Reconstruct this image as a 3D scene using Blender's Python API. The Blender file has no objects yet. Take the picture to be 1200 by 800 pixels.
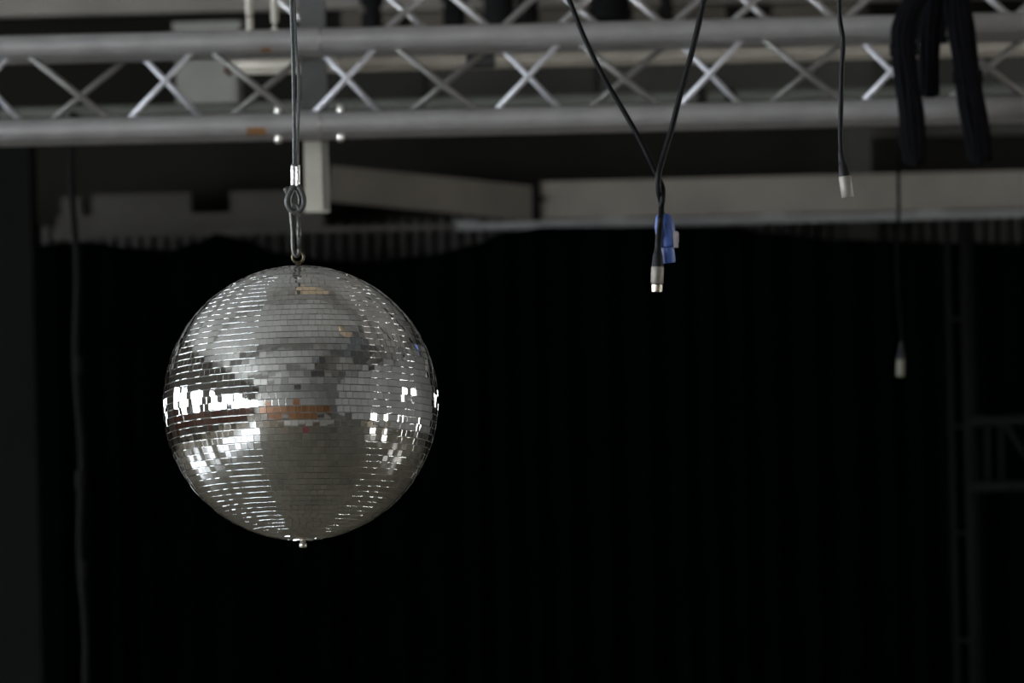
import bpy, math, random
from mathutils import Vector, Matrix, Euler

# ------------------------------------------------------------------ camera, world, exposure
sc = bpy.context.scene
FPX = 4588.0                       # focal length in pixels of the 1200 px wide frame
ROLL = math.radians(-1.35)
CAM = Vector((0.0, 0.0, 2.5))
cd = bpy.data.cameras.new('camera')
cam = bpy.data.objects.new('camera', cd)
sc.collection.objects.link(cam)
CROT = Matrix.Rotation(math.radians(90), 3, 'X') @ Matrix.Rotation(ROLL, 3, 'Z')
cam.matrix_world = Matrix.Translation(CAM) @ CROT.to_4x4()
cd.sensor_width = 22.3
cd.lens = FPX * 22.3 / 1200.0
cd.clip_start = 0.05
cd.clip_end = 200
cd.dof.use_dof = True
cd.dof.focus_distance = 5.56
cd.dof.aperture_fstop = 4.5
sc.camera = cam

w = bpy.data.worlds.new('world')
sc.world = w
w.use_nodes = True
w.node_tree.nodes['Background'].inputs[0].default_value = (0.55, 0.6, 0.68, 1)
w.node_tree.nodes['Background'].inputs[1].default_value = 0.02

vs = sc.view_settings
vs.view_transform = 'Standard'
vs.look = 'None'
vs.gamma = 1.0
vs.use_curve_mapping = False
vs.exposure = 0.0
WINDOW_LIGHT = 36.0                 # daylight behind the window panes
try:
    sc.cycles.use_denoising = True
    sc.cycles.max_bounces = 8
    sc.cycles.diffuse_bounces = 4
    sc.cycles.glossy_bounces = 4
    sc.cycles.sample_clamp_indirect = 6.0
except Exception:
    pass

R = math.radians
rnd = random.Random(7)

def P(px, py, d):
    """point of the hall seen at a place of the photograph, d metres in front of the camera"""
    v = CROT @ Vector(((px - 600.0) / FPX, (400.0 - py) / FPX, -1.0))
    return CAM + v * (d / v.y)

# ------------------------------------------------------------------ materials
MATS = {}
def mat(name, col, rough=0.5, metal=0.0, var=0.12, scale=8.0, bump=0.0, bscale=None, spec=0.5, col2=None, stretch=(1, 1, 1)):
    if name in MATS:
        return MATS[name]
    m = bpy.data.materials.new(name)
    m.use_nodes = True
    nt = m.node_tree
    b = nt.nodes['Principled BSDF']
    tc = nt.nodes.new('ShaderNodeTexCoord')
    mp = nt.nodes.new('ShaderNodeMapping')
    mp.inputs['Scale'].default_value = stretch
    nt.links.new(tc.outputs['Object'], mp.inputs[0])
    n = nt.nodes.new('ShaderNodeTexNoise')
    n.inputs['Scale'].default_value = scale
    n.inputs['Detail'].default_value = 5
    nt.links.new(mp.outputs[0], n.inputs['Vector'])
    r = nt.nodes.new('ShaderNodeValToRGB')
    r.color_ramp.elements[0].position = 0.3
    r.color_ramp.elements[1].position = 0.7
    c2 = col2 or tuple(min(1, c * (1 + var)) for c in col)
    c1 = tuple(c * (1 - var) for c in col)
    r.color_ramp.elements[0].color = (*c1, 1)
    r.color_ramp.elements[1].color = (*c2, 1)
    nt.links.new(n.outputs['Fac'], r.inputs[0])
    nt.links.new(r.outputs[0], b.inputs['Base Color'])
    b.inputs['Roughness'].default_value = rough
    b.inputs['Metallic'].default_value = metal
    b.inputs['Specular IOR Level'].default_value = spec
    if bump:
        n2 = nt.nodes.new('ShaderNodeTexNoise')
        n2.inputs['Scale'].default_value = bscale or scale * 4
        nt.links.new(mp.outputs[0], n2.inputs['Vector'])
        bp = nt.nodes.new('ShaderNodeBump')
        bp.inputs['Strength'].default_value = bump
        bp.inputs['Distance'].default_value = 0.01
        nt.links.new(n2.outputs['Fac'], bp.inputs['Height'])
        nt.links.new(bp.outputs[0], b.inputs['Normal'])
    MATS[name] = m
    return m

def emit(name, col, strength):
    m = bpy.data.materials.new(name)
    m.use_nodes = True
    b = m.node_tree.nodes['Principled BSDF']
    b.inputs['Base Color'].default_value = (0.05, 0.05, 0.05, 1)
    b.inputs['Roughness'].default_value = 0.2
    b.inputs['Emission Color'].default_value = (*col, 1)
    b.inputs['Emission Strength'].default_value = strength
    return m

# hall
M_CEIL = mat('ceiling_paint', (0.30, 0.293, 0.275), 0.9, var=0.15, scale=0.8)
M_WALL = mat('dim_plaster', (0.20, 0.19, 0.175), 0.9, var=0.2, scale=0.7)
M_BACK = mat('dark_painted_wall', (0.013, 0.012, 0.010), 0.95, var=0.25, scale=1.3, spec=0.1)
M_FLOOR = mat('worn_hall_floor', (0.095, 0.084, 0.064), 0.25, var=0.2, scale=1.5, spec=0.35)
M_WOOD = mat('brown_wood_panelling', (0.15, 0.062, 0.02), 0.5, var=0.35, scale=2.0, stretch=(1, 1, 8))
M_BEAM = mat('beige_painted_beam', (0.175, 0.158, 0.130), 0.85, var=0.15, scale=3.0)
M_BEAMD = mat('shade_toned_beam', (0.045, 0.041, 0.034), 0.9, var=0.2, scale=3.0)  # shade on the left beam and rail put into a darker brown
M_SLAT = mat('dull_ribbed_sheet', (0.05, 0.048, 0.041), 0.7, var=0.3, scale=5.0)
M_RAIL = mat('grey_steel_rail', (0.20, 0.20, 0.195), 0.45, 0.3, scale=6)
M_CURT = mat('black_velvet', (0.0006, 0.0010, 0.0010), 1.0, var=0.3, scale=4, spec=0.0)
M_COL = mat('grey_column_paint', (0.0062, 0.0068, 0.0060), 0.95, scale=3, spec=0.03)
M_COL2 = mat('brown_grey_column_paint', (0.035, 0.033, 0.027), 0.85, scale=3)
M_BOX = mat('grey_cabinet_paint', (0.19, 0.187, 0.165), 0.6, scale=6)
M_POST = mat('cream_painted_steel', (0.36, 0.345, 0.29), 0.6, scale=9)
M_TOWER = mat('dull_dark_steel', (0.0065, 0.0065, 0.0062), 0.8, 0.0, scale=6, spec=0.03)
M_HOUSE = mat('black_lamp_housing', (0.006, 0.006, 0.006), 0.8, scale=9, spec=0.1)
M_FASC = mat('pale_fascia_paint', (0.20, 0.185, 0.16), 0.85, var=0.15, scale=3.0)
M_POSTD = mat('darker_post_grey', (0.07, 0.068, 0.064), 0.6, scale=9)
M_DADO = mat('red_brown_dado', (0.16, 0.075, 0.055), 0.4, var=0.3, scale=1.5)
M_DGREY = mat('dark_grey', (0.04, 0.04, 0.04), 0.7, scale=3)
M_TAN = mat('pale_tan', (0.55, 0.42, 0.28), 0.6, scale=2)
# rigging
M_ALU = mat('dull_aluminium', (0.37, 0.36, 0.357), 0.36, 0.6, var=0.10, scale=14, bump=0.03, bscale=60)
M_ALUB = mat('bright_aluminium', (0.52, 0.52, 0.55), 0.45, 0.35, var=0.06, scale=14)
M_ALUD = mat('darker_aluminium', (0.15, 0.145, 0.135), 0.5, 0.35, var=0.15, scale=14)  # darker brace tone beside the bright one
M_ALUW = mat('warm_grey_aluminium', (0.50, 0.46, 0.39), 0.45, 0.2, var=0.1, scale=14)
M_PIPE = mat('grey_green_pipe', (0.095, 0.10, 0.087), 0.6, 0.2, scale=7)
M_BOLT = mat('galvanised_bolt', (0.75, 0.73, 0.68), 0.3, 0.9, scale=30)
M_TAPE = mat('orange_tape', (0.17, 0.08, 0.025), 0.7, scale=30)
M_RED = mat('red_brown_plate', (0.10, 0.05, 0.042), 0.6, scale=20)
M_MIRROR = mat('mirror_glass', (0.80, 0.80, 0.785), 0.035, 1.0, var=0.05, scale=30)
M_CORE = mat('grey_adhesive', (0.22, 0.22, 0.21), 0.7, scale=30)
M_BRASS = mat('tarnished_brass', (0.10, 0.08, 0.05), 0.4, 0.8, scale=30)
M_STEEL = mat('steel_wire_rope', (0.075, 0.078, 0.078), 0.55, 0.5, var=0.3, scale=220)
M_HOOK = mat('dull_zinc_steel', (0.075, 0.073, 0.068), 0.42, 0.6, var=0.2, scale=60)
M_FERR = mat('crimped_aluminium', (0.80, 0.80, 0.80), 0.3, 0.8, var=0.12, scale=80, bump=0.3, bscale=200)
M_LOOP = mat('grey_plastic_sleeve', (0.032, 0.032, 0.029), 0.5, var=0.2, scale=60)
M_CABLE = mat('black_rubber_cable', (0.003, 0.003, 0.0035), 0.5, var=0.2, scale=40, spec=0.12)
M_CABLE2 = mat('matt_black_cable', (0.002, 0.002, 0.002), 0.8, var=0.2, scale=40, spec=0.03)
M_DULL = mat('dull_brass_shell', (0.10, 0.096, 0.075), 0.6, 0.2, scale=60)
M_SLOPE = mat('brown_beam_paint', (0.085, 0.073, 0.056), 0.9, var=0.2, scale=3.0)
M_BOOT = mat('black_plastic_boot', (0.006, 0.006, 0.007), 0.5, var=0.2, scale=60, spec=0.15)
M_NICK = mat('satin_nickel', (0.40, 0.365, 0.31), 0.36, 0.8, var=0.08, scale=90)
M_NICKD = mat('grey_satin_nickel', (0.19, 0.175, 0.15), 0.5, 0.4, var=0.1, scale=120)
M_BLUE = mat('blue_plastic', (0.036, 0.082, 0.28), 0.45, var=0.1, scale=60)
M_LATCH = mat('grey_metal_latch', (0.34, 0.32, 0.32), 0.4, 0.5, scale=60)
M_LOOM = mat('black_cable_loom', (0.003, 0.003, 0.004), 0.9, var=0.3, scale=40, spec=0.06)
M_PANE = emit('daylight_pane', (0.86, 0.93, 1.0), WINDOW_LIGHT)
M_PANEW = emit('pale_daylight_pane', (1.0, 0.97, 0.93), WINDOW_LIGHT * 0.9)

# ------------------------------------------------------------------ helpers
def link(o):
    sc.collection.objects.link(o)
    return o

def tag(o, label=None, cat=None, group=None, kind=None):
    if label: o['label'] = label
    if cat: o['category'] = cat
    if group: o['group'] = group
    if kind: o['kind'] = kind
    return o

def empty(name, loc, label, cat, group=None):
    o = bpy.data.objects.new(name, None)
    o.empty_display_size = 0.05
    o.location = loc
    link(o)
    return tag(o, label, cat, group)

def obj(name, vf, m, parent=None, smooth=False, loc=None):
    """one mesh object from (verts, faces) in world space; children keep their world place"""
    if isinstance(vf, bpy.types.Mesh):
        me = vf
    else:
        v, f = vf
        off, up_ = Vector((0, 0, 0)), parent
        while up_ is not None:
            off, up_ = off + Vector(up_.location), up_.parent
        if loc is not None:
            off = Vector(loc)
        me = bpy.data.meshes.new(name)
        me.from_pydata([tuple(Vector(p) - off) for p in v], [], f)
        me.update()
        if smooth:
            for p in me.polygons: p.use_smooth = True
        me.materials.append(m)
    o = bpy.data.objects.new(name, me)
    if parent is not None:
        o.parent = parent
    elif loc is not None:
        o.location = loc
    link(o)
    return o

def smooth_by_angle(o, deg=40):
    me = o.data
    for p in me.polygons: p.use_smooth = True
    try:
        me.set_sharp_from_angle(angle=R(deg))
    except Exception:
        pass

def join(*parts):
    V, F = [], []
    for v, f in parts:
        k = len(V)
        V += list(v)
        F += [tuple(i + k for i in q) for q in f]
    return V, F

def box(x0, x1, y0, y1, z0, z1):
    v = [(x0, y0, z0), (x1, y0, z0), (x1, y1, z0), (x0, y1, z0), (x0, y0, z1), (x1, y0, z1), (x1, y1, z1), (x0, y1, z1)]
    return v, [(0, 3, 2, 1), (4, 5, 6, 7), (0, 1, 5, 4), (1, 2, 6, 5), (2, 3, 7, 6), (3, 0, 4, 7)]

def obox(a, b, w_, t_):
    """a box beam from a to b, w_ high, t_ thick"""
    a, b = Vector(a), Vector(b)
    d = (b - a).normalized()
    s = Vector((0, 1, 0))
    u = d.cross(s).normalized()
    s = u.cross(d).normalized()
    v = []
    for p in (a, b):
        for i, j in ((-1, -1), (1, -1), (1, 1), (-1, 1)):
            v.append(p + u * (i * w_ / 2) + s * (j * t_ / 2))
    return v, [(0, 3, 2, 1), (4, 5, 6, 7), (0, 1, 5, 4), (1, 2, 6, 5), (2, 3, 7, 6), (3, 0, 4, 7)]

def tube(pts, r, n=10, closed=False, cap=True, flat=1.0):
    pts = [Vector(p) for p in pts]
    N = len(pts)
    rs = r if isinstance(r, (list, tuple)) else [r] * N
    V, F = [], []
    T = []
    for i in range(N):
        if closed:
            t = pts[(i + 1) % N] - pts[i - 1]
        else:
            t = pts[min(i + 1, N - 1)] - pts[max(i - 1, 0)]
        T.append(t.normalized())
    up = Vector((0, 1, 0)) if abs(T[0].y) < 0.9 else Vector((1, 0, 0))
    u = T[0].cross(up).normalized()
    for i in range(N):
        u = (u - T[i] * u.dot(T[i])).normalized()
        v = T[i].cross(u)
        for k in range(n):
            a = 2 * math.pi * k / n
            V.append(pts[i] + u * (math.cos(a) * rs[i]) + v * (math.sin(a) * rs[i] * flat))
    m = N if closed else N - 1
    for i in range(m):
        j = (i + 1) % N
        for k in range(n):
            k2 = (k + 1) % n
            F.append((i * n + k, i * n + k2, j * n + k2, j * n + k))
    if cap and not closed:
        F.append(tuple(range(n - 1, -1, -1)))
        F.append(tuple((N - 1) * n + k for k in range(n)))
    return V, F

def lathe(prof, base, axis, n=24):
    """prof: (radius, distance along axis) pairs"""
    axis = Vector(axis).normalized()
    base = Vector(base)
    pts = [base + axis * h for _, h in prof]
    up = Vector((0, 1, 0)) if abs(axis.y) < 0.9 else Vector((1, 0, 0))
    u = axis.cross(up).normalized()
    v = axis.cross(u)
    V, F = [], []
    for (r, h), p in zip(prof, pts):
        for k in range(n):
            a = 2 * math.pi * k / n
            V.append(p + u * math.cos(a) * r + v * math.sin(a) * r)
    for i in range(len(prof) - 1):
        for k in range(n):
            k2 = (k + 1) % n
            F.append((i * n + k, i * n + k2, (i + 1) * n + k2, (i + 1) * n + k))
    F.append(tuple(range(n - 1, -1, -1)))
    F.append(tuple((len(prof) - 1) * n + k for k in range(n)))
    return V, F

def spline(ctrl, per=10):
    """Catmull-Rom through control points"""
    c = [Vector(p) for p in ctrl]
    c = [c[0] * 2 - c[1]] + c + [c[-1] * 2 - c[-2]]
    out = []
    for i in range(1, len(c) - 2):
        for k in range(per):
            t = k / per
            p0, p1, p2, p3 = c[i - 1], c[i], c[i + 1], c[i + 2]
            out.append(0.5 * ((2 * p1) + (p2 - p0) * t + (2 * p0 - 5 * p1 + 4 * p2 - p3) * t * t + (3 * p1 - p0 - 3 * p2 + p3) * t ** 3))
    out.append(c[-2])
    return out

# ------------------------------------------------------------------ the hall
X0, X1, Y0, Y1, ZC = -9.0, 8.0, -7.6, 18.4, 6.4
def struct(name, vf, m, label=None):
    o = obj(name, vf, m)
    tag(o, label, None, None, 'structure')
    return o
struct('floor', box(X0 - .2, X1 + .2, Y0 - .2, Y1 + .2, -0.2, 0.0), M_FLOOR, 'worn semi-gloss brown hall floor')
ceiling = struct('ceiling', box(X0 - .2, X1 + .2, Y0 - .2, Y1 + .2, ZC, ZC + .2), M_CEIL, 'grey ceiling of the hall')
for i in range(6):
    y = -6.0 + i * 4.1
    obj('ceiling_beam', box(X0, X1, y - .16, y + .16, ZC - .4, ZC), M_WALL, ceiling)
wall_front = struct('wall_front', box(X0 - .2, X1 + .2, Y0 - .2, Y0, 0, ZC), M_WALL, 'plastered wall behind the camera')
for i in range(12):
    x = -7.4 + i * 1.15
    obj('wood_panel', box(x + .01, x + 1.14, Y0, Y0 + .05, 0.15, 2.45), M_WOOD, wall_front)

def window_wall(name, label, x, s, wins, thick=0.2):
    """side wall at x with real openings; s=+1 when the wall's outside is at larger x"""
    xa, xb = sorted((x, x + s * thick))
    zs = sorted({0.0, ZC} | {z for q in wins for z in q[2:4]})
    parts = []
    for za, zb in zip(zs[:-1], zs[1:]):
        cuts = sorted((q[0], q[1]) for q in wins if q[2] <= za + 1e-6 and q[3] >= zb - 1e-6)
        y = Y0 - .2
        for a, b in cuts:
            parts.append(box(xa, xb, y, a, za, zb)); y = b
        parts.append(box(xa, xb, y, Y1 + .2, za, zb))
    return struct(name, join(*parts), M_WALL, label)

LEFT_W = [(-7.2, -5.2, 1.9, 3.9), (-4.9, -2.9, 1.9, 3.9), (-2.6, -0.6, 1.9, 3.9), (-0.3, 1.7, 1.9, 3.9), (2.2, 3.6, 1.9, 3.7), (5.4, 6.8, 1.9, 3.7), (8.2, 9.8, 1.9, 3.7), (10.6, 12.2, 1.9, 3.7)]
RIGHT_W = [(6.5, 7.3, 2.4, 3.4), (8.5, 9.6, 2.4, 3.4), (1.8, 2.9, 0.3, 1.2), (3.9, 4.6, 0.3, 1.2)]
window_wall('wall_left', 'plastered side wall with tall daylight windows', X0, -1, LEFT_W)
window_wall('wall_right', 'plastered side wall with a few small windows', X1, 1, RIGHT_W)
def window(i, x, s, q, m):
    y0, y1, z0, z1 = q
    xp = x + s * 0.1
    o = struct('window_%d' % i, box(min(xp, xp + s * .02), max(xp, xp + s * .02), y0, y1, z0, z1), m, 'daylight window pane')
    f = 0.05
    a, b = sorted((xp - s * .02, xp))
    ym = (y0 + y1) / 2
    for bb in (box(a, b, y0, y1, z0, z0 + f), box(a, b, y0, y1, z1 - f, z1), box(a, b, y0, y0 + f, z0, z1), box(a, b, y1 - f, y1, z0, z1), box(a, b, ym - f / 2, ym + f / 2, z0, z1)):
        obj('window_bar', bb, M_WALL, o)
for i, q in enumerate(LEFT_W): window(i + 1, X0, -1, q, M_PANE)
for i, q in enumerate(RIGHT_W): window(i + 1 + len(LEFT_W), X1, 1, q, M_PANEW)

for y0_ in range(-7, 13, 2):
    obj('dado_panel', box(X0, X0 + .04, y0_ + .02, y0_ + 1.98, 0.5, 1.75), M_DADO, bpy.data.objects['wall_left'])
for (xa, xb, ya, yb, zz, mm, nm) in ((3.0, 4.6, 2.6, 5.2, .9, M_DGREY, 'reflected_dark_box'), (1.3, 1.9, -2.5, 1.5, .6, M_DGREY, 'reflected_dark_box'), (-.4, .6, 6.3, 7.4, .12, M_TAN, 'reflected_pale_box'), (1.8, 2.6, 4.2, 4.6, .3, M_TAN, 'reflected_pale_box'), (-1.2, .8, -6.5, -5.6, .7, M_DGREY, 'reflected_dark_box')):
    obj(nm, box(xa, xb, ya, yb, ZC - zz, ZC), mm, ceiling)  # unseen boxes added for dark and pale patches in the ball's reflections

for (xa, xb, ya, yb, cc) in ((-3.2, 4.5, -6.6, -3.0, (.30, .28, .25)), (-.9, -.1, -5.9, -4.6, (.42, .33, .16)), (.2, .6, -5.6, -4.6, (.55, .5, .3)), (.8, 1.1, -5.6, -4.6, (.4, .13, .03)), (1.0, 1.4, -2.6, -1.9, (.03, .10, .18)), (.2, .6, -.9, -.4, (.10, .008, .012)), (-1.4, -.7, -7.0, -6.7, (.03, .06, .15))):
    obj('reflected_colour_slab', box(xa, xb, ya, yb, 0, .01 if xb - xa > 3 else .02), mat('mat_%d' % (1000 * sum(cc)), cc, .9), bpy.data.objects['floor'])  # unseen slabs added so the ball mirrors specks of colour

# back of the hall: dark wall, a strip of ribbed sheet, a long beam, a curtain rail
wall_back = struct('wall_back', box(X0 - .2, X1 + .2, Y1 - 0.1, Y1 + .1, 0, ZC), M_BACK, 'dark painted end wall above the curtain')
DW = 18.22
a = P(30, 262, DW); b = P(1830, 262, DW)
zt, zb = P(600, 252, DW).z, P(600, 325, DW).z
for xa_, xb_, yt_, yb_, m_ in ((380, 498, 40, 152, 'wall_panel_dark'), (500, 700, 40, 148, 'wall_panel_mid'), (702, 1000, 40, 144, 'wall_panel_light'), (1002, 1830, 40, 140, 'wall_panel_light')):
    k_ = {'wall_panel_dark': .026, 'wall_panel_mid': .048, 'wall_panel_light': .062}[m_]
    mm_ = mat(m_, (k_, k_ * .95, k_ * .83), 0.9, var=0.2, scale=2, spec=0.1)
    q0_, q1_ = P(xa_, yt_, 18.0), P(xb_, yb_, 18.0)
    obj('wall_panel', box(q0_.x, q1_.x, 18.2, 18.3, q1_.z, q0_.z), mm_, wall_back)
nsl = 120
rib = None
for i in range(nsl):
    x = a.x + (b.x - a.x) * (i + .5) / nsl
    hw = (b.x - a.x) / nsl * 0.5
    if rib is None:
        v, f = box(-hw * .62, hw * .62, -.05, 0, zb - zt, 0)
        # a ridge: narrow at the front, wide at the wall
        v = [(p[0] * (1.45 if p[1] == 0 else 0.7), p[1], p[2]) for p in v]
        rib = bpy.data.meshes.new('sheet_rib'); rib.from_pydata(v, [], f); rib.update(); rib.materials.append(M_SLAT)
    o = obj('sheet_rib', rib, None, wall_back)
    o.location = (x, DW + .06, zt)

def beam_px(name, p0, p1, d, hpx, thick, m, parent=None, label=None, cat=None):
    q0, q1 = P(*p0, d), P(*p1, d)
    o = obj(name, obox(q0, q1, hpx * d / FPX, thick), m, parent)
    if label: tag(o, label, cat)
    return o

# long beige beam (right section), sloping section, section on the left with its shade put into the colour
DB = 17.4
zb0 = P(915, 229, DB).z
x_a, x_b = P(632, 237, DB).x, P(1830, 229, DB).x
hb = 44 * DB / FPX
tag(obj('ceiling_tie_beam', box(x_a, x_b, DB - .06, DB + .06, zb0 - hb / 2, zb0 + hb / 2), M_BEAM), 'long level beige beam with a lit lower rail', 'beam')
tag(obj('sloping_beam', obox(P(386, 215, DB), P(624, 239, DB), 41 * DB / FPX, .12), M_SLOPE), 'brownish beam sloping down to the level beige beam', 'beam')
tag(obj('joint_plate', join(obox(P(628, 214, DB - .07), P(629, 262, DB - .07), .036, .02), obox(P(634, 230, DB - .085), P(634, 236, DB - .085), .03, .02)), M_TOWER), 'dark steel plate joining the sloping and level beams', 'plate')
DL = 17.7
lb = empty('shade_dark_beam', P(230, 250, DL), 'beam in a shade-darkened brown with a notch behind the mirror ball', 'beam')
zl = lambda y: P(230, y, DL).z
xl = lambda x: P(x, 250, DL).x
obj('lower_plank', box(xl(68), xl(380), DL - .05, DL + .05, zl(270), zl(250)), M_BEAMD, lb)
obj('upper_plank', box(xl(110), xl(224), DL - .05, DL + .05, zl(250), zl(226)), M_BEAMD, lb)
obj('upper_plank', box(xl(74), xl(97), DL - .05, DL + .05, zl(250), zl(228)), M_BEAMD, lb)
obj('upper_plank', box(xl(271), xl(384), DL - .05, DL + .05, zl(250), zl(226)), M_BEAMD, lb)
DR = 17.25
zr = P(915, 256, DR).z
rail = empty('curtain_rail', Vector((0, DR, zr)), 'grey steel rail running along the foot of the beige beam', 'rail')
rx0, rx1, rxm = P(60, 262, DR).x, P(1830, 262, DR).x, P(535, 262, DR).x
obj('rail_section', box(rxm, rx1, DR - .05, DR + .05, zr - .019, zr + .012), M_RAIL, rail)
obj('rail_section', box(rx0, rxm, DR - .03, DR + .05, zr - .016, zr + .012), M_BEAMD, rail)  # left run of the rail dimmed through its colour
for px in (545, 720, 905, 1090, 1270, 1450):
    x = P(px, 262, DR).x
    obj('rail_bracket', box(x - .05, x + .05, DR - .06, DR + .06, zr + .012, zr + .022), M_RAIL, rail)

# columns
c = P(1004, 200, 17.9)
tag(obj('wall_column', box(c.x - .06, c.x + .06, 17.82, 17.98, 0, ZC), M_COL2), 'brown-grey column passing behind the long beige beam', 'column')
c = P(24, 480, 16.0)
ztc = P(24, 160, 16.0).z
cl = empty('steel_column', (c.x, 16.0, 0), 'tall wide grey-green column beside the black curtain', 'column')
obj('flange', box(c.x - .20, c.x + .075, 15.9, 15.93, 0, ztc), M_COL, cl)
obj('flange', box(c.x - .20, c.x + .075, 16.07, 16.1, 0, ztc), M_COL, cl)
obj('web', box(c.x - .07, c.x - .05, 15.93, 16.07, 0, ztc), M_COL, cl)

# fascia under the ceiling and things below it
DF = 16.6
zf = P(140, 17, DF).z
fx0, fx1, fxm = P(-600, 0, DF).x, P(1830, 0, DF).x, P(420, 0, DF).x
tag(obj('ceiling_fascia', join(box(fx0, fxm, DF - .05, DF + .05, zf, zf + .6)), M_FASC), 'plain beige fascia board high above the truss', 'board')
zf2 = P(560, 8, DF).z
tag(obj('roof_girder', join(box(fxm, fx1, DF - .03, DF + .03, zf2, zf2 + .12), box(fxm, fx1, DF - .09, DF + .09, zf2 - .012, zf2)), M_FASC), 'pale roof girder above the stage lamps', 'beam')
gp = [(400, 424), (448, 468), (482, 519), (546, 566), (632, 688), (742, 770), (790, 850), (905, 1000)]
zg = P(560, 33, DF + .3).z
for i, (xa, xb) in enumerate(gp):
    pa, pb = P(xa, 20, DF + .3).x, P(xb, 20, DF + .3).x
    o = obj('wall_board', box(pa, pb, DF + .28, DF + .32, zg, zf2 + .1), M_SLOPE)
    tag(o, 'brown board below the roof girder between dark gaps', 'board', 'boards below the roof girder')

# grey cabinet behind the truss
DC = 15.6
ca, cb = P(206, 78, DC), P(280, 78, DC)
ct, cbt = P(243, 22, DC).z, P(243, 150, DC).z
gc = empty('wall_cabinet', ((ca.x + cb.x) / 2, DC, cbt), 'grey metal cabinet hung behind the front truss', 'cabinet')
obj('body', box(ca.x, cb.x, DC, DC + .2, cbt, ct - .012), M_BOX, gc)
obj('door', box(ca.x + .012, cb.x - .012, DC - .014, DC, cbt + .02, ct - .055), M_BOX, gc)
obj('lid', box(ca.x - .008, cb.x + .008, DC - .015, DC + .2, ct - .045, ct - .012), M_BOX, gc)
obj('wall_bracket', box((ca.x + cb.x) / 2 - .02, (ca.x + cb.x) / 2 + .02, DC + .2, Y1 - .1, cbt + .1, cbt + .16), M_BACK, gc)

# stage lamps, dark and out of focus
def lamp(px, pyb, wpx, hpx, d, label):
    c_ = P(px, pyb, d)
    s = d / FPX
    t = empty('stage_lamp', c_, label, 'lamp', 'dark lamps below the roof girder')
    r = wpx * s / 2
    h = hpx * s
    o = obj('housing', lathe([(r * .75, 0), (r * .95, h * .06), (r, h * .2), (r, h * .75), (r * .7, h)], c_, (0, 0, 1), 20), M_HOUSE, t)
    smooth_by_angle(o)
    obj('yoke', tube([c_ + Vector((-r * 1.12, 0, h * .45)), c_ + Vector((-r * 1.12, 0, h * 1.25)), c_ + Vector((r * 1.12, 0, h * 1.25)), c_ + Vector((r * 1.12, 0, h * .45))], .008, 6), M_HOUSE, t)
    obj('hanging_rod', tube([c_ + Vector((0, 0, h * 1.25)), Vector((c_.x, c_.y, 5.9))], .012, 6), M_HOUSE, t)
lamp(585, 31, 36, 70, 15.2, 'largest black stage lamp hanging above the rear truss')
lamp(617, 23, 26, 60, 15.6, 'smaller black stage lamp beside the largest one')
lamp(437, 34, 20, 60, 15.8, 'slim black stage lamp beside the sloped brace near the hanging wire')
lamp(533, 29, 26, 60, 16.0, 'black stage lamp between the slim one and the largest')
lamp(781, 12, 14, 50, 15.8, 'narrow black stage lamp above the thicker of the two converging cables')
lamp(715, 25, 48, 60, 16.2, 'widest dark stage lamp above the gap between the converging cables')

# ------------------------------------------------------------------ black curtains
DK = 16.9
EDGE = [(40, 288), (80, 284), (110, 284), (150, 290), (195, 293), (235, 284), (258, 274), (285, 281), (325, 296), (380, 305), (440, 306), (500, 299), (555, 286), (595, 271), (640, 265), (860, 266), (905, 274), (990, 281), (1100, 284), (1330, 287)]
def edge(px):
    for (xa, ya), (xb, yb) in zip(EDGE[:-1], EDGE[1:]):
        if xa <= px <= xb:
            t = (px - xa) / (xb - xa)
            t = t * t * (3 - 2 * t)
            return ya + (yb - ya) * t
    return EDGE[0][1] if px < EDGE[0][0] else EDGE[-1][1]
def curtain(px0, px1, dy, label):
    n = int((px1 - px0) / 2.5)
    rows = 14
    V, F = [], []
    for i in range(n + 1):
        px = px0 + (px1 - px0) * i / n
        top = P(px, edge(px), DK)
        ph = top.x * 42 + 1.2 * math.sin(top.x * 7)
        for j in range(rows + 1):
            t = j / rows
            z = top.z * (1 - t) + 0.02 * t
            amp = .018 + .03 * t
            V.append((top.x + .01 * math.sin(ph * .5 + t), DK + dy + amp * math.sin(ph + .5 * t), z))
    for i in range(n):
        for j in range(rows):
            k = i * (rows + 1) + j
            F.append((k, k + 1, k + rows + 2, k + rows + 1))
    o = obj('stage_curtain', (V, F), M_CURT, None, True)
    s = o.modifiers.new('thickness', 'SOLIDIFY'); s.thickness = .004
    tag(o, label, 'curtain')
curtain(-500, 384, -.08, 'black pleated curtain panel hanging beside the grey-green column')
curtain(376, 1830, .02, 'widest black pleated curtain hanging below the beige beam')

# dim tower and its side arm
DT = 16.4
s = DT / FPX
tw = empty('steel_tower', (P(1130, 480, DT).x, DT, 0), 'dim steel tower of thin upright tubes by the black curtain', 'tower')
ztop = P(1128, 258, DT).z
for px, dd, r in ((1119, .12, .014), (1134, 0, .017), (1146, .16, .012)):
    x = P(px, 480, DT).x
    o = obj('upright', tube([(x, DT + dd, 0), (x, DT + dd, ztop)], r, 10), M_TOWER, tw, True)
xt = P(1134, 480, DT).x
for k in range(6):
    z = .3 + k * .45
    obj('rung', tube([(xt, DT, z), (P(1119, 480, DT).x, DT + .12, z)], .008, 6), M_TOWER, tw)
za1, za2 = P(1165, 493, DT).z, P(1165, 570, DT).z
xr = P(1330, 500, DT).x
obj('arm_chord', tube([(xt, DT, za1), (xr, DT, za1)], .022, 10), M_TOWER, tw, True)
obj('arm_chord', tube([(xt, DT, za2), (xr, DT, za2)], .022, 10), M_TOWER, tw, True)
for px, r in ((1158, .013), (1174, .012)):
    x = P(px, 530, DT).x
    obj('arm_post', tube([(x, DT, za2), (x, DT, za1)], r, 8), M_TOWER, tw, True)
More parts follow.
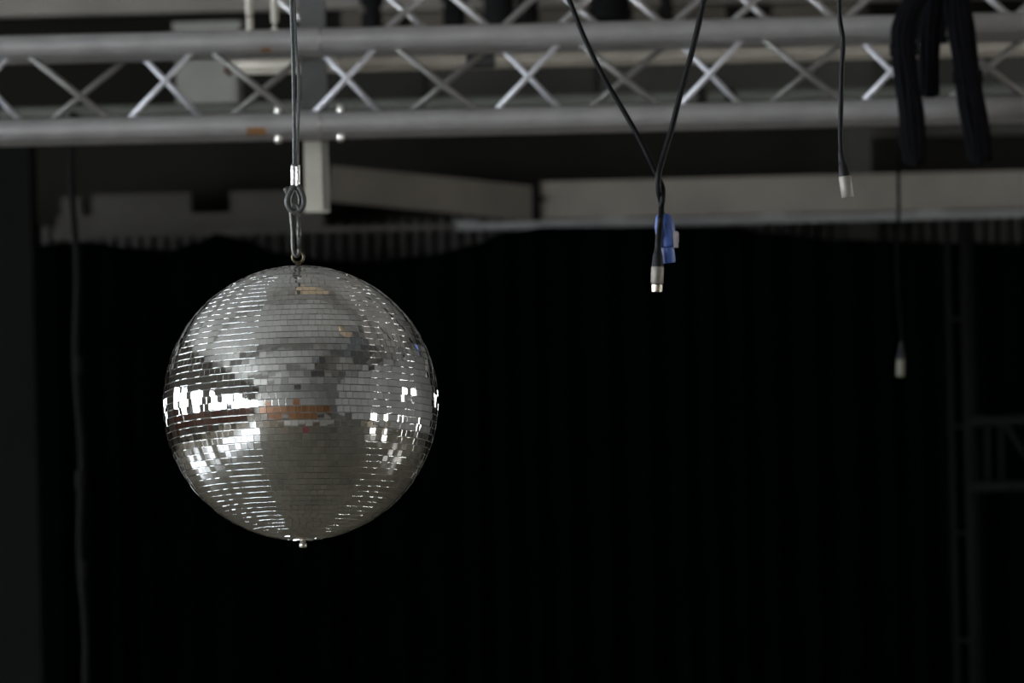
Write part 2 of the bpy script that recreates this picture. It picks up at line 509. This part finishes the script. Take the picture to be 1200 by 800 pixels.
x1, x2 = P(1176, 500, DT).x, P(1225, 545, DT).x
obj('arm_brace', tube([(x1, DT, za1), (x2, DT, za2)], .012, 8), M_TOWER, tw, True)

# dim hoist rope on the left, hung from the pipe
DRo = 11.6 - .03
c = P(92, 480, DRo)
rp = empty('hoist_rope', (c.x, DRo, 0.4), 'thin dark hoist rope hanging beside the grey-green column', 'rope')
zt_ = P(92, 131, DRo).z
obj('rope', tube([(c.x + .006 * math.sin(k * .8), DRo, .4 + (zt_ - .4) * k / 40) for k in range(41)], .010, 8), M_TOWER, rp, True)
for py in (440, 575, 680):
    z = P(90, py, DRo).z
    obj('rope_marker', lathe([(.011, 0), (.015, .01), (.015, .05), (.011, .06)], (c.x, DRo, z), (0, 0, 1), 10), M_TOWER, rp)

# ------------------------------------------------------------------ trusses
def truss(name, label, d, zbot, gap, rad, x0, x1, depth, braces, cm):
    """box truss along x; braces = (y, x, z, y, x, z, material, radius)"""
    t = empty(name, ((x0 + x1) / 2, d, zbot), label, 'truss')
    for dz in (gap, 0):
        for dy in (0, depth):
            o = obj('chord', tube([(x0 + (x1 - x0) * k / 16, d + dy, zbot + dz) for k in range(17)], rad, 24), cm, t, True)
    for (dy0, xa, z_a, dy1, xb, z_b, m, r) in braces:
        obj('brace', tube([(xa, d + dy0, zbot + z_a), (xb, d + dy1, zbot + z_b)], r, 12), m, t, True)
    return t

GAP = 98 * 9.2 / FPX
DA = 9.2
zA = P(600, 139.5, DA).z
xA = lambda px, py: P(px, py, DA).x
PER = 215 * DA / FPX
br = []
dpA = GAP
vb = P(141, 151, DA).x          # a bottom node of the front zigzag
vt = P(236, 49, DA).x           # next top node
vb2 = P(250, 149, DA + dpA).x   # rear face
vt2 = P(160, 51, DA + dpA).x
PERB = 215 * (DA + dpA) / FPX
RB = .0068
for k in range(-6, 8):
    ox = k * PER
    if -3.2 < vb + ox < 3.0:
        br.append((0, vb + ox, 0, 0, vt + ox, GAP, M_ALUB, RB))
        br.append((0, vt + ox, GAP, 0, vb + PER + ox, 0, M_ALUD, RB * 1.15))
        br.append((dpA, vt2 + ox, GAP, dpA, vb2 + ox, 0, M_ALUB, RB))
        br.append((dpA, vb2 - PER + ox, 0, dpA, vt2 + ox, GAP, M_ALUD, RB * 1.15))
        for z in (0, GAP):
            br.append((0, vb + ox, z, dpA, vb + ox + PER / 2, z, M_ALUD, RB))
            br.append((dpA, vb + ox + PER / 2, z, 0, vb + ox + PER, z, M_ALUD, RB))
tA = truss('lighting_truss', 'lower front aluminium truss with criss-cross braces and orange tape marks', DA, zA, GAP, .0275, -3.3, 3.3, dpA, br, M_ALU)
# coupler pins beside the joint and tape marks
for px in (326, 399):
    x = P(px, 148, DA).x
    for dz0, dz1 in ((.022, .042), (-.042, -.022)):
        o = obj('coupler_pin', lathe([(.004, dz0 - .002), (.0085, dz0), (.0085, dz1), (.004, dz1 + .002)], (x, DA, zA), (0, 0, 1), 12), M_BOLT, tA, True)
for px, py, base in ((361, 150, zA), (361, 46, zA + GAP)):
    x = P(px, py, DA).x
    o = obj('joint_collar', lathe([(.0275, -.03), (.031, -.027), (.031, .027), (.0275, .03)], (x, DA, base), (1, 0, 0), 24), M_ALU, tA)
    smooth_by_angle(o)
def tape(x, z, half, a0, a1, m, name='tape_mark'):
    V, F = [], []
    n = 10
    for i in range(n + 1):
        a = R(a0 + (a1 - a0) * i / n)
        for xx in (x - half, x + half):
            for r in (.0276, .0283):
                V.append((xx, DA - math.cos(a) * r, z + math.sin(a) * r))
    for i in range(n):
        k = i * 4
        F += [(k + 1, k + 5, k + 7, k + 3), (k, k + 2, k + 6, k + 4), (k, k + 4, k + 5, k + 1), (k + 2, k + 3, k + 7, k + 6)]
    return obj(name, (V, F), m, tA)
tape(P(312, 64, DA).x, zA + GAP, .011, -70, -40, M_TAPE)
tape(P(301, 157, DA).x, zA, .022, -60, -15, M_TAPE)

DBt = 9.75
SB = 203.0 / FPX * DBt
zB = P(650, 68, DBt).z
GB = 92 * DBt / FPX
dpB = .10
br = []
vb = P(615, 64, DBt).x
vb2 = P(746, 62, DBt + dpB).x
xb0, xb1 = P(266, 72, DBt).x, 3.3
for k in range(-4, 10):
    ox = k * SB
    for (v0, dy) in ((vb, 0), (vb2, dpB)):
        x = v0 + ox
        if x - SB / 2 > xb0 and x + SB / 2 < xb1:
            br.append((dy, x, 0, dy, x + SB / 2, GB, M_ALU, .0085))
            br.append((dy, x - SB / 2, GB, dy, x, 0, M_ALU, .0085))
tB = truss('lighting_truss', 'higher rear aluminium truss with V-shaped braces', DBt, zB, GB, .0165, xb0, xb1, dpB, br, M_ALUW)
for dz in (0, GB):
    for dy in (0, dpB):
        o = obj('end_fitting', lathe([(.0165, -.008), (.0185, -.006), (.0185, .006), (.012, .009)], (xb0, DBt + dy, zB + dz), (1, 0, 0), 20), M_RED, tB)
for px in (362, 392):
    o = obj('coupler_pin', lathe([(.005, -.022), (.009, -.02), (.009, .02), (.005, .022)], (P(px, 66, DBt).x, DBt - .012, zB), (0, 0, 1), 12), M_BOLT, tB, True)

o = obj('dark_clamp', lathe([(.0165, -.036), (.022, -.033), (.022, .033), (.0165, .036)], (P(563, 70, DBt).x, DBt, zB), (1, 0, 0), 16), M_DGREY, tB)
# grey-green pipe behind the front truss
DP = 11.6
zp = P(600, 119.5, DP).z
pp = empty('pipe_batten', (0, DP, zp), 'grey-green pipe running level behind the front truss', 'pipe')
obj('pipe', tube([(-3.6 + k * .45, DP, zp) for k in range(17)], .0195, 20), M_PIPE, pp, True)
for px in (822, 855):
    x = P(px, 113, DP).x
    obj('pipe_clamp', lathe([(.0195, -.014), (.026, -.012), (.026, .012), (.0195, .014)], (x, DP, zp), (1, 0, 0), 16), M_BACK, pp)

# cream post behind the front truss
DPo = 9.58
xa, xb = P(357, 200, DPo).x, P(378, 200, DPo).x
zb_, zt_ = P(368, 247, DPo).z, P(368, -60, DPo).z
po = empty('hanging_post', ((xa + xb) / 2, DPo, zb_), 'cream painted steel post hanging below the truss behind the wire', 'post')
obj('tube', box(xa, xb, DPo - .02, DPo + .02, zb_, P(368, 118, DPo).z), M_POST, po)
obj('sleeve', box(xa - .004, xb + .016, DPo - .028, DPo + .028, P(368, 166, DPo).z, zt_), M_POSTD, po)  # wider upper part of the post in a darker grey
obj('end_plate', box(xa - .002, xb + .014, DPo - .026, DPo + .026, zb_ - .004, zb_), M_POST, po)
obj('side_flange', box(xb, xb + .014, DPo - .01, DPo + .02, zb_, P(368, 166, DPo).z), M_BOX, po)

# two cream rods standing on the front truss
for px, py, label, d in ((293, 37.5, 'cream rod reaching down to the front truss with a band', DA + .0), (322, 27, 'cream rod with a rounded foot just above the front truss', DA + .0)):
    b_ = P(px, py, d)
    s_ = d / FPX
    zt2 = b_.z + 1.1
    t = empty('hanging_rod', b_, label, 'rod')
    r = 4.7 * s_
    if py > 30:
        o = obj('rod', lathe([(r * .95, 0), (r * .95, 17 * s_), (r * .8, 17.5 * s_), (r * .8, 19.5 * s_), (r, 20 * s_), (r, 1.1)], b_, (0, 0, 1), 16), M_POST, t)
        smooth_by_angle(o)
        obj('band', lathe([(r * .97, 17 * s_), (r * .97, 19 * s_)], b_, (0, 0, 1), 16), M_RED, t)
    else:
        o = obj('rod', lathe([(r * .5, -1.5 * s_), (r * .95, 1.5 * s_), (r, 3 * s_), (r, 1.1)], b_, (0, 0, 1), 16), M_POST, t)
        smooth_by_angle(o)
        o = obj('foot', lathe([(r * .3, -10 * s_), (r * .9, -8.5 * s_), (r * .8, -6 * s_), (r * .3, -4.5 * s_), (r * .3, 0)], b_, (0, 0, 1), 16), M_BOLT, t, True)

# ------------------------------------------------------------------ mirror ball
DBALL = 5.7
RAD = 0.2
C = P(352.3, 472, DBALL)
ball = empty('mirror_ball', C, 'large round mirror ball covered in small square mirrors', 'mirror ball')
BT = Matrix.Rotation(R(-7.0), 3, 'X')     # hangs slightly tipped, its lower pole towards the camera
NROW = 63
TS, TG, TD, CH = 0.00955, 0.0004, 0.0018, 0.00062
h = TS / 2
tv = [(-h, -h, 0), (h, -h, 0), (h, h, 0), (-h, h, 0), (-h, -h, TD - CH), (h, -h, TD - CH), (h, h, TD - CH), (-h, h, TD - CH)]
hi, wi = h - CH * .9, h - .0002
tv += [(-wi, -hi, TD), (wi, -hi, TD), (wi, hi, TD), (-wi, hi, TD)]
tf = [(0, 1, 5, 4), (1, 2, 6, 5), (2, 3, 7, 6), (3, 0, 4, 7), (4, 5, 9, 8), (5, 6, 10, 9), (6, 7, 11, 10), (7, 4, 8, 11), (8, 9, 10, 11)]
tile_me = bpy.data.meshes.new('mirror_tile')
tile_me.from_pydata(tv, [], tf); tile_me.update(); tile_me.materials.append(M_MIRROR)
SIDE = [Vector((0, -1, 0)), Vector((1, 0, 0)), Vector((0, 1, 0)), Vector((-1, 0, 0))]
UPN = Vector((0, 0, 1))
tn = []                                    # one normal per face corner: the edges are rounded over
for q in range(4): tn += [SIDE[q]] * 4
for q in range(4):
    sd = SIDE[q] if q % 2 == 0 else (SIDE[q] * .30 + UPN).normalized()   # rows have open, rounded gaps; neighbours in a row sit tight
    tn += [sd, sd, UPN, UPN]
tn += [UPN] * 4
def round_edges(me, normals):
    for p in me.polygons: p.use_smooth = True
    me.normals_split_custom_set([tuple(n) for n in normals])
round_edges(tile_me, tn)
tiles = []
to_cam = (CAM - C).normalized()
RC = RAD - TD
for r_ in range(NROW):
    lat = math.pi * (r_ + .5) / NROW - math.pi / 2
    n = max(3, round(2 * math.pi * RC * math.cos(lat) / (TS + TG)))
    off = rnd.random() * 2 * math.pi
    rj = rnd.gauss(0, R(.30))
    for c_ in range(n):
        lon = off + 2 * math.pi * c_ / n
        nrm = Vector((math.cos(lat) * math.cos(lon), math.cos(lat) * math.sin(lon), math.sin(lat)))
        east = Vector((-math.sin(lon), math.cos(lon), 0))
        north = nrm.cross(east)
        sg = R(.75) if lat > R(-78) else R(4)
        a1, a2 = rnd.gauss(0, sg) + rj, rnd.gauss(0, sg)
        n2 = (nrm + north * a1 + east * a2).normalized()
        e2 = (east - n2 * east.dot(n2)).normalized()
        m2 = n2.cross(e2)
        M3 = BT @ Matrix((e2, m2, n2)).transposed()
        p = BT @ (nrm * (RC + rnd.gauss(0, .00012)))
        tiles.append(((BT @ nrm).dot(to_cam), M3, p))
tiles.sort(key=lambda q: -q[0])
for q in tiles[:300]:
    o = obj('mirror_tile', tile_me, None, ball)
    o.matrix_local = Matrix.Translation(q[2]) @ q[1].to_4x4()
V, F, NN = [], [], []
for q in tiles[300:]:
    k = len(V)
    NN += [q[1] @ n_ for n_ in tn]
    V += [q[2] + q[1] @ Vector(v) + C for v in tv]
    F += [tuple(i + k for i in f) for f in tf]
o = obj('mirror_tiles', (V, F), M_MIRROR, ball)
round_edges(o.data, NN)
tag(o, 'small square mirrors covering the rest of the ball', None, None, 'stuff')
prof = [(math.cos(R(a)) * (RC + .0003), math.sin(R(a)) * (RC + .0003)) for a in range(-88, 89, 4)]
core = lathe(prof, (0, 0, 0), (0, 0, 1), 72)
o = obj('core', ([BT @ Vector(v) + C for v in core[0]], core[1]), M_CORE, ball, True)
low = C + BT @ Vector((0, 0, -RAD))
dn = BT @ Vector((0, 0, -1))
o = obj('bottom_cap', lathe([(.016, -.003), (.016, .0005), (.012, .0015)], low, dn, 20), M_MIRROR, ball)
o = obj('bottom_pin', lathe([(.004, 0), (.004, .004), (.0055, .0045), (.0055, .0095), (.004, .011)], low, dn, 12), M_NICK, ball, True)
topp = C + BT @ Vector((0, 0, RAD))
s = DBALL / FPX
eye_c = topp + Vector((0, 0, 11.5 * s))
obj('eye_shank', lathe([(.0095, -.002), (.0095, .0012), (.0042, .002), (.0035, 6 * s)], topp, (0, 0, 1), 12), M_BRASS, ball, True)
obj('eye_ring', tube([eye_c + Vector((math.cos(2 * math.pi * k / 24) * 6.6 * s, 0, math.sin(2 * math.pi * k / 24) * 6.6 * s)) for k in range(24)], .0022, 10, closed=True), M_BRASS, ball, True)

# snap hook and wire rope
DH = topp.y
ph = lambda x, y, dd=0: P(x, y, DH + dd)
hk = empty('snap_hook', ph(346, 300), 'dull steel snap hook between the wire loop and the mirror ball', 'hook')
body = spline([ph(349, 252, .001), ph(350, 245), ph(347.5, 240), ph(343, 241), ph(341, 247), ph(342.2, 262), ph(343, 275), ph(343.2, 288), ph(344.5, 297), ph(347.3, 300), ph(350, 297), ph(350, 291)], 6)
obj('hook_body', tube(body, .0030, 10), M_HOOK, hk, True)
gate = obj('gate', tube([ph(349.4, 251), ph(349.8, 262), ph(350, 278), ph(350, 292)], [.0024, .0030, .0030, .0026], 10), M_HOOK, hk, True)
obj('gate_sleeve', lathe([(.0036, 0), (.0041, .001), (.0041, .013), (.0036, .014)], ph(350, 278), ph(349.8, 262) - ph(350, 278), 12), M_HOOK, gate, True)
obj('gate_hinge', lathe([(.0035, -.004), (.0035, .004)], ph(349.4, 252), (0, 1, 0), 10), M_HOOK, gate)

wr = empty('wire_rope', ph(346, 250), 'doubled steel wire rope with crimped sleeve holding up the mirror ball', 'wire rope')
for ctrl, dd in ((((340, -260), (340.5, -60), (341, 0), (342.5, 50), (343.6, 90), (344.4, 150), (344.6, 200)), 0),
                 (((345, -260), (345, -60), (345, 0), (346.5, 50), (349.5, 85), (349.8, 125), (349, 160), (348.6, 200)), .002)):
    obj('strand', tube(spline([ph(x, y, dd) for x, y in ctrl], 8), .0024, 10), M_STEEL, wr, True)
obj('strand', tube(spline([ph(343, -260, .006), ph(343, 0, .006), ph(343.6, 40, .006), ph(344.6, 90, .006), ph(345, 130, .006), ph(346.5, 200, .006)], 6), .0018, 8), M_STEEL, wr, True)
fv = []
fer = join(lathe([(.0034, 0), (.0040, .001), (.0040, 23.5 * s), (.0034, 24.5 * s)], ph(344, 218), ph(343.8, 193.5) - ph(344, 218), 14),
           lathe([(.0034, 0), (.0040, .001), (.0040, 23.5 * s), (.0034, 24.5 * s)], ph(348.8, 218), ph(348.6, 193.5) - ph(348.8, 218), 14))
obj('ferrule', fer, M_FERR, wr, True)
obj('ferrule_collar', tube([ph(346.2, 195), ph(346.2, 192)], .0062, 14, flat=.7), M_LOOP, wr, True)
loop = spline([ph(344.5, 217), ph(342, 221), ph(338, 229), ph(336.5, 237), ph(339, 244), ph(344.5, 249), ph(350, 247.5), ph(355, 241), ph(355.8, 233), ph(353, 224), ph(349, 217)], 6)
obj('loop', tube(loop, .0042, 12), M_LOOP, wr, True)
inner = spline([ph(346, 222), ph(342.5, 230), ph(342, 238), ph(346, 243.5), ph(350.5, 239), ph(350.5, 231), ph(347, 222.5)], 6)
obj('thimble', tube(inner, .0026, 10), M_HOOK, wr, True)
obj('loose_end', tube(spline([ph(342, 232, .006), ph(338, 226, .007), ph(334.5, 219.5, .007)], 5), [.0046] * 10 + [.0030], 10), M_LOOP, wr, True)

# ------------------------------------------------------------------ hanging cables with connectors
def xlr(t, tip, axis_up, s_, boot_l, sleeve_l, tip_l, r, shell=None):
    """metal connector whose tip points down; returns the cable entry point"""
    u = Vector(axis_up).normalized()
    tip = Vector(tip)
    base = tip
    if tip_l: base = tip + u * (tip_l + .0016)
    sl = obj('sleeve', lathe([(r * .94, 0), (r, .0008), (r, sleeve_l - .001), (r * .95, sleeve_l)], base, u, 28), shell or M_NICKD, t); smooth_by_angle(sl)
    if tip_l:
        o = obj('contact_shell', lathe([(r * .80, 0), (r * .86, .0006), (r * .86, tip_l)], tip, u, 24), M_NICK, sl, False); smooth_by_angle(o)
        obj('shell_mouth', lathe([(r * .7, -.0002), (r * .7, .0004)], tip, u, 24), M_BOOT, sl)
        o = obj('groove', lathe([(r * .72, 0), (r * .72, .0018)], tip + u * tip_l, u, 20), M_BOOT, sl)
    else:
        obj('shell_mouth', lathe([(r * .8, -.0002), (r * .8, .0006)], tip, u, 24), M_BOOT, sl)
    b2 = base + u * sleeve_l
    o = obj('boot', lathe([(r * .93, 0), (r * .9, boot_l * .12), (r * .78, boot_l * .45), (r * .60, boot_l * .62), (r * .56, boot_l * .65), (r * .50, boot_l * .8), (r * .42, boot_l)], b2, u, 24), M_BOOT, t); smooth_by_angle(o)
    return b2 + u * boot_l

D1 = 6.1
s1 = D1 / FPX
p1 = lambda x, y, dd=0: P(x, y, D1 + dd)
t1 = empty('signal_cable', p1(770, 342), 'black cable ending in a silver connector beside the blue plug', 'cable')
top1 = xlr(t1, p1(769.8, 342), p1(771.3, 285) - p1(769.8, 342), s1, 29 * s1, 20 * s1, 8.5 * s1, 7.4 * s1)
ctrl = [p1(850, -120), p1(825, 0), p1(811, 60), p1(796, 115), p1(786, 155), p1(777, 185, -.003), p1(771.8, 205, -.007), p1(771.6, 222, -.004), p1(775, 240, .004), p1(774, 256, -.012), p1(772.6, 270, -.006), top1, p1(771, 290)]
obj('cable', tube(spline(ctrl, 8), 3.5 * s1, 14), M_CABLE, t1, True)
t2 = empty('power_cable', p1(779, 308), 'thin black cable ending in a blue power plug', 'cable')
ctrl = [p1(640, -60), p1(667, 0), p1(683, 40), p1(705, 86), p1(729, 127), p1(748, 160), p1(761, 186), p1(770, 205, .005), p1(776.5, 220, .004), p1(776.6, 234, -.005), p1(775, 246, .006), p1(778, 256, .012), p1(779, 266, .014)]
obj('cable', tube(spline(ctrl, 8), 3.0 * s1, 14), M_CABLE, t2, True)
axp = p1(784.6, 308) - p1(777.2, 252)
b0 = p1(777.2, 252, .014)
L = axp.length
u = axp.normalized()
def seg(prof): return lathe([(r * s1, hh * s1) for r, hh in prof], b0, u, 24)
bush = o = obj('plug_bushing', seg([(7.0, -1), (8.8, 1), (10.4, 7), (10.9, 14), (10.9, 24), (10.4, 26)]), M_BLUE, t2); smooth_by_angle(o)
pbody = o = obj('plug_body', seg([(10.4, 26), (10.2, 37), (7.6, 38.5)]), M_BLUE, t2); smooth_by_angle(o)
o = obj('plug_barrel', seg([(7.6, 38.5), (7.6, 55), (6.9, 56.5)]), M_BLUE, t2); smooth_by_angle(o)
for k in range(8):      # grip ribs of the bushing
    a = 2 * math.pi * k / 8
    e1 = u.cross(Vector((0, 1, 0))).normalized(); e2 = u.cross(e1)
    q = (e1 * math.cos(a) + e2 * math.sin(a)) * 10.4 * s1
    obj('grip_rib', tube([b0 + q + u * 10 * s1, b0 + q + u * 24 * s1], 1.3 * s1, 6), M_BLUE, bush)
la, lb_ = p1(791, 271, .010), p1(792.2, 290, .010)
obj('latch', obox(la, lb_, 5.5 * s1, 10 * s1), M_LATCH, pbody)
obj('latch_knob', obox(p1(793.3, 272, .010), p1(793.8, 284, .010), 4 * s1, 8 * s1), M_LATCH, pbody)

D2 = 5.9
s2 = D2 / FPX
p2 = lambda x, y: P(x, y, D2)
t3 = empty('signal_cable', p2(992, 232), 'single black cable with a tilted silver connector in front of the beam', 'cable')
top3 = xlr(t3, p2(993.5, 231), p2(989.8, 206) - p2(993.5, 231), s2, 24 * s2, 25 * s2, 0, 7.4 * s2)
ctrl = [p2(982, -120), p2(983.5, 0), p2(984.5, 25), p2(988, 48), p2(986.5, 80), p2(985.5, 120), p2(985, 150), p2(985.2, 170), top3, p2(988, 190)]
obj('cable', tube(spline(ctrl, 8), [3.0 * s2] * 73, 14), M_CABLE, t3, True)
obj('strain_relief', lathe([(2.6 * s2, 0), (3.6 * s2, 2 * s2), (3.2 * s2, 16 * s2), (2.4 * s2, 18 * s2)], p2(986.6, 194), p2(984.5, 172) - p2(986.6, 194), 12), M_BOOT, t3, True)

D3 = 11.0
s3 = D3 / FPX
p3 = lambda x, y: P(x, y, D3)
t4 = empty('signal_cable', p3(1055, 441), 'longest black cable with a small pale connector low against the curtain', 'cable')
top4 = xlr(t4, p3(1055, 441), p3(1055.6, 420) - p3(1055, 441), s3, 20 * s3, 20 * s3, 0, 4.6 * s3, M_DULL)
ctrl = [p3(1064, -100), p3(1062, 60), p3(1057, 130), p3(1053, 190), p3(1053, 250), p3(1051, 300), p3(1053, 350), p3(1056, 385), top4, p3(1055.6, 410)]
obj('cable', tube(spline(ctrl, 8), 2.0 * s3, 10), M_CABLE2, t4, True)

# black cable looms looped over the front truss
DLo = 9.08
def loom(ctrl, wpx, label, nc=5, d=DLo):
    s_ = d / FPX
    base = P(*ctrl[-1], d)
    t = empty('cable_loom', base, label, 'cable loom', 'black cable looms over the front truss')
    r = wpx * s_ / (2 * nc) * 1.25
    for k in range(nc):
        o_ = (k - (nc - 1) / 2) / nc * wpx * .95
        jit = [rnd.uniform(-1.2, 1.2) for _ in ctrl]
        pts = [P(x + o_ * (1 - .15 * (i == len(ctrl) - 1)) + j, y + (abs(o_) * -.35 if i == len(ctrl) - 1 else 0), d - .012 * (1 - (2 * k / (nc - 1) - 1) ** 2)) for i, ((x, y), j) in enumerate(zip(ctrl, jit))]
        # the loop turns at its foot and goes back up behind itself
        foot = pts[-1]
        back = [foot + Vector((0, .012, -.012)), foot + Vector((0, .022, .01))] + [p + Vector((0, .022, 0)) for p in reversed(pts[len(pts) // 2:-1])]
        obj('cable', tube(spline(pts + back, 6), r, 8), M_LOOM, t, True)
    for (x, y) in (ctrl[len(ctrl) // 2],):
        c_ = P(x, y, d + .004)
        obj('binding', tube([c_ + Vector((0, 0, -.014)), c_ + Vector((0, 0, .014))], wpx * s_ * .56, 20, flat=.5), M_LOOM, t, True)
    return t
loom([(1092, -60), (1080, -16), (1066, 12), (1059, 34), (1059, 58), (1063, 95), (1068, 130), (1071, 165), (1072, 186)], 30, 'black cable loom bowing outwards over the front truss', 5, 8.98)
loom([(1100, -80), (1094, 0), (1090, 40), (1090, 75), (1090, 106)], 23, 'shortest black cable loom ending inside the front truss', 4, 9.10)
loom([(1116, -80), (1122, 0), (1127, 40), (1134, 90), (1141, 130), (1147, 162), (1149, 184)], 32, 'black cable loom leaning away from the other two looms', 5, 9.03)
hook = empty('truss_clamp', P(1092, 40, 9.12), 'black clamp gripping the front truss behind the cable looms', 'clamp')
cx = P(1092, 40, 9.2).x
o = obj('jaw', lathe([(.0282, -.045), (.037, -.043), (.037, .03), (.0282, .032)], (cx, DA, zA + GAP), (1, 0, 0), 24), M_LOOM, hook); smooth_by_angle(o)
obj('bolt', tube([P(1074, 48, 9.14), P(1110, 47, 9.14)], .008, 8), M_LOOM, hook, True)
obj('hanger', box(cx - .03, cx + .015, DA - .02, DA + .02, zA + GAP + .03, zA + GAP + .3), M_LOOM, hook)
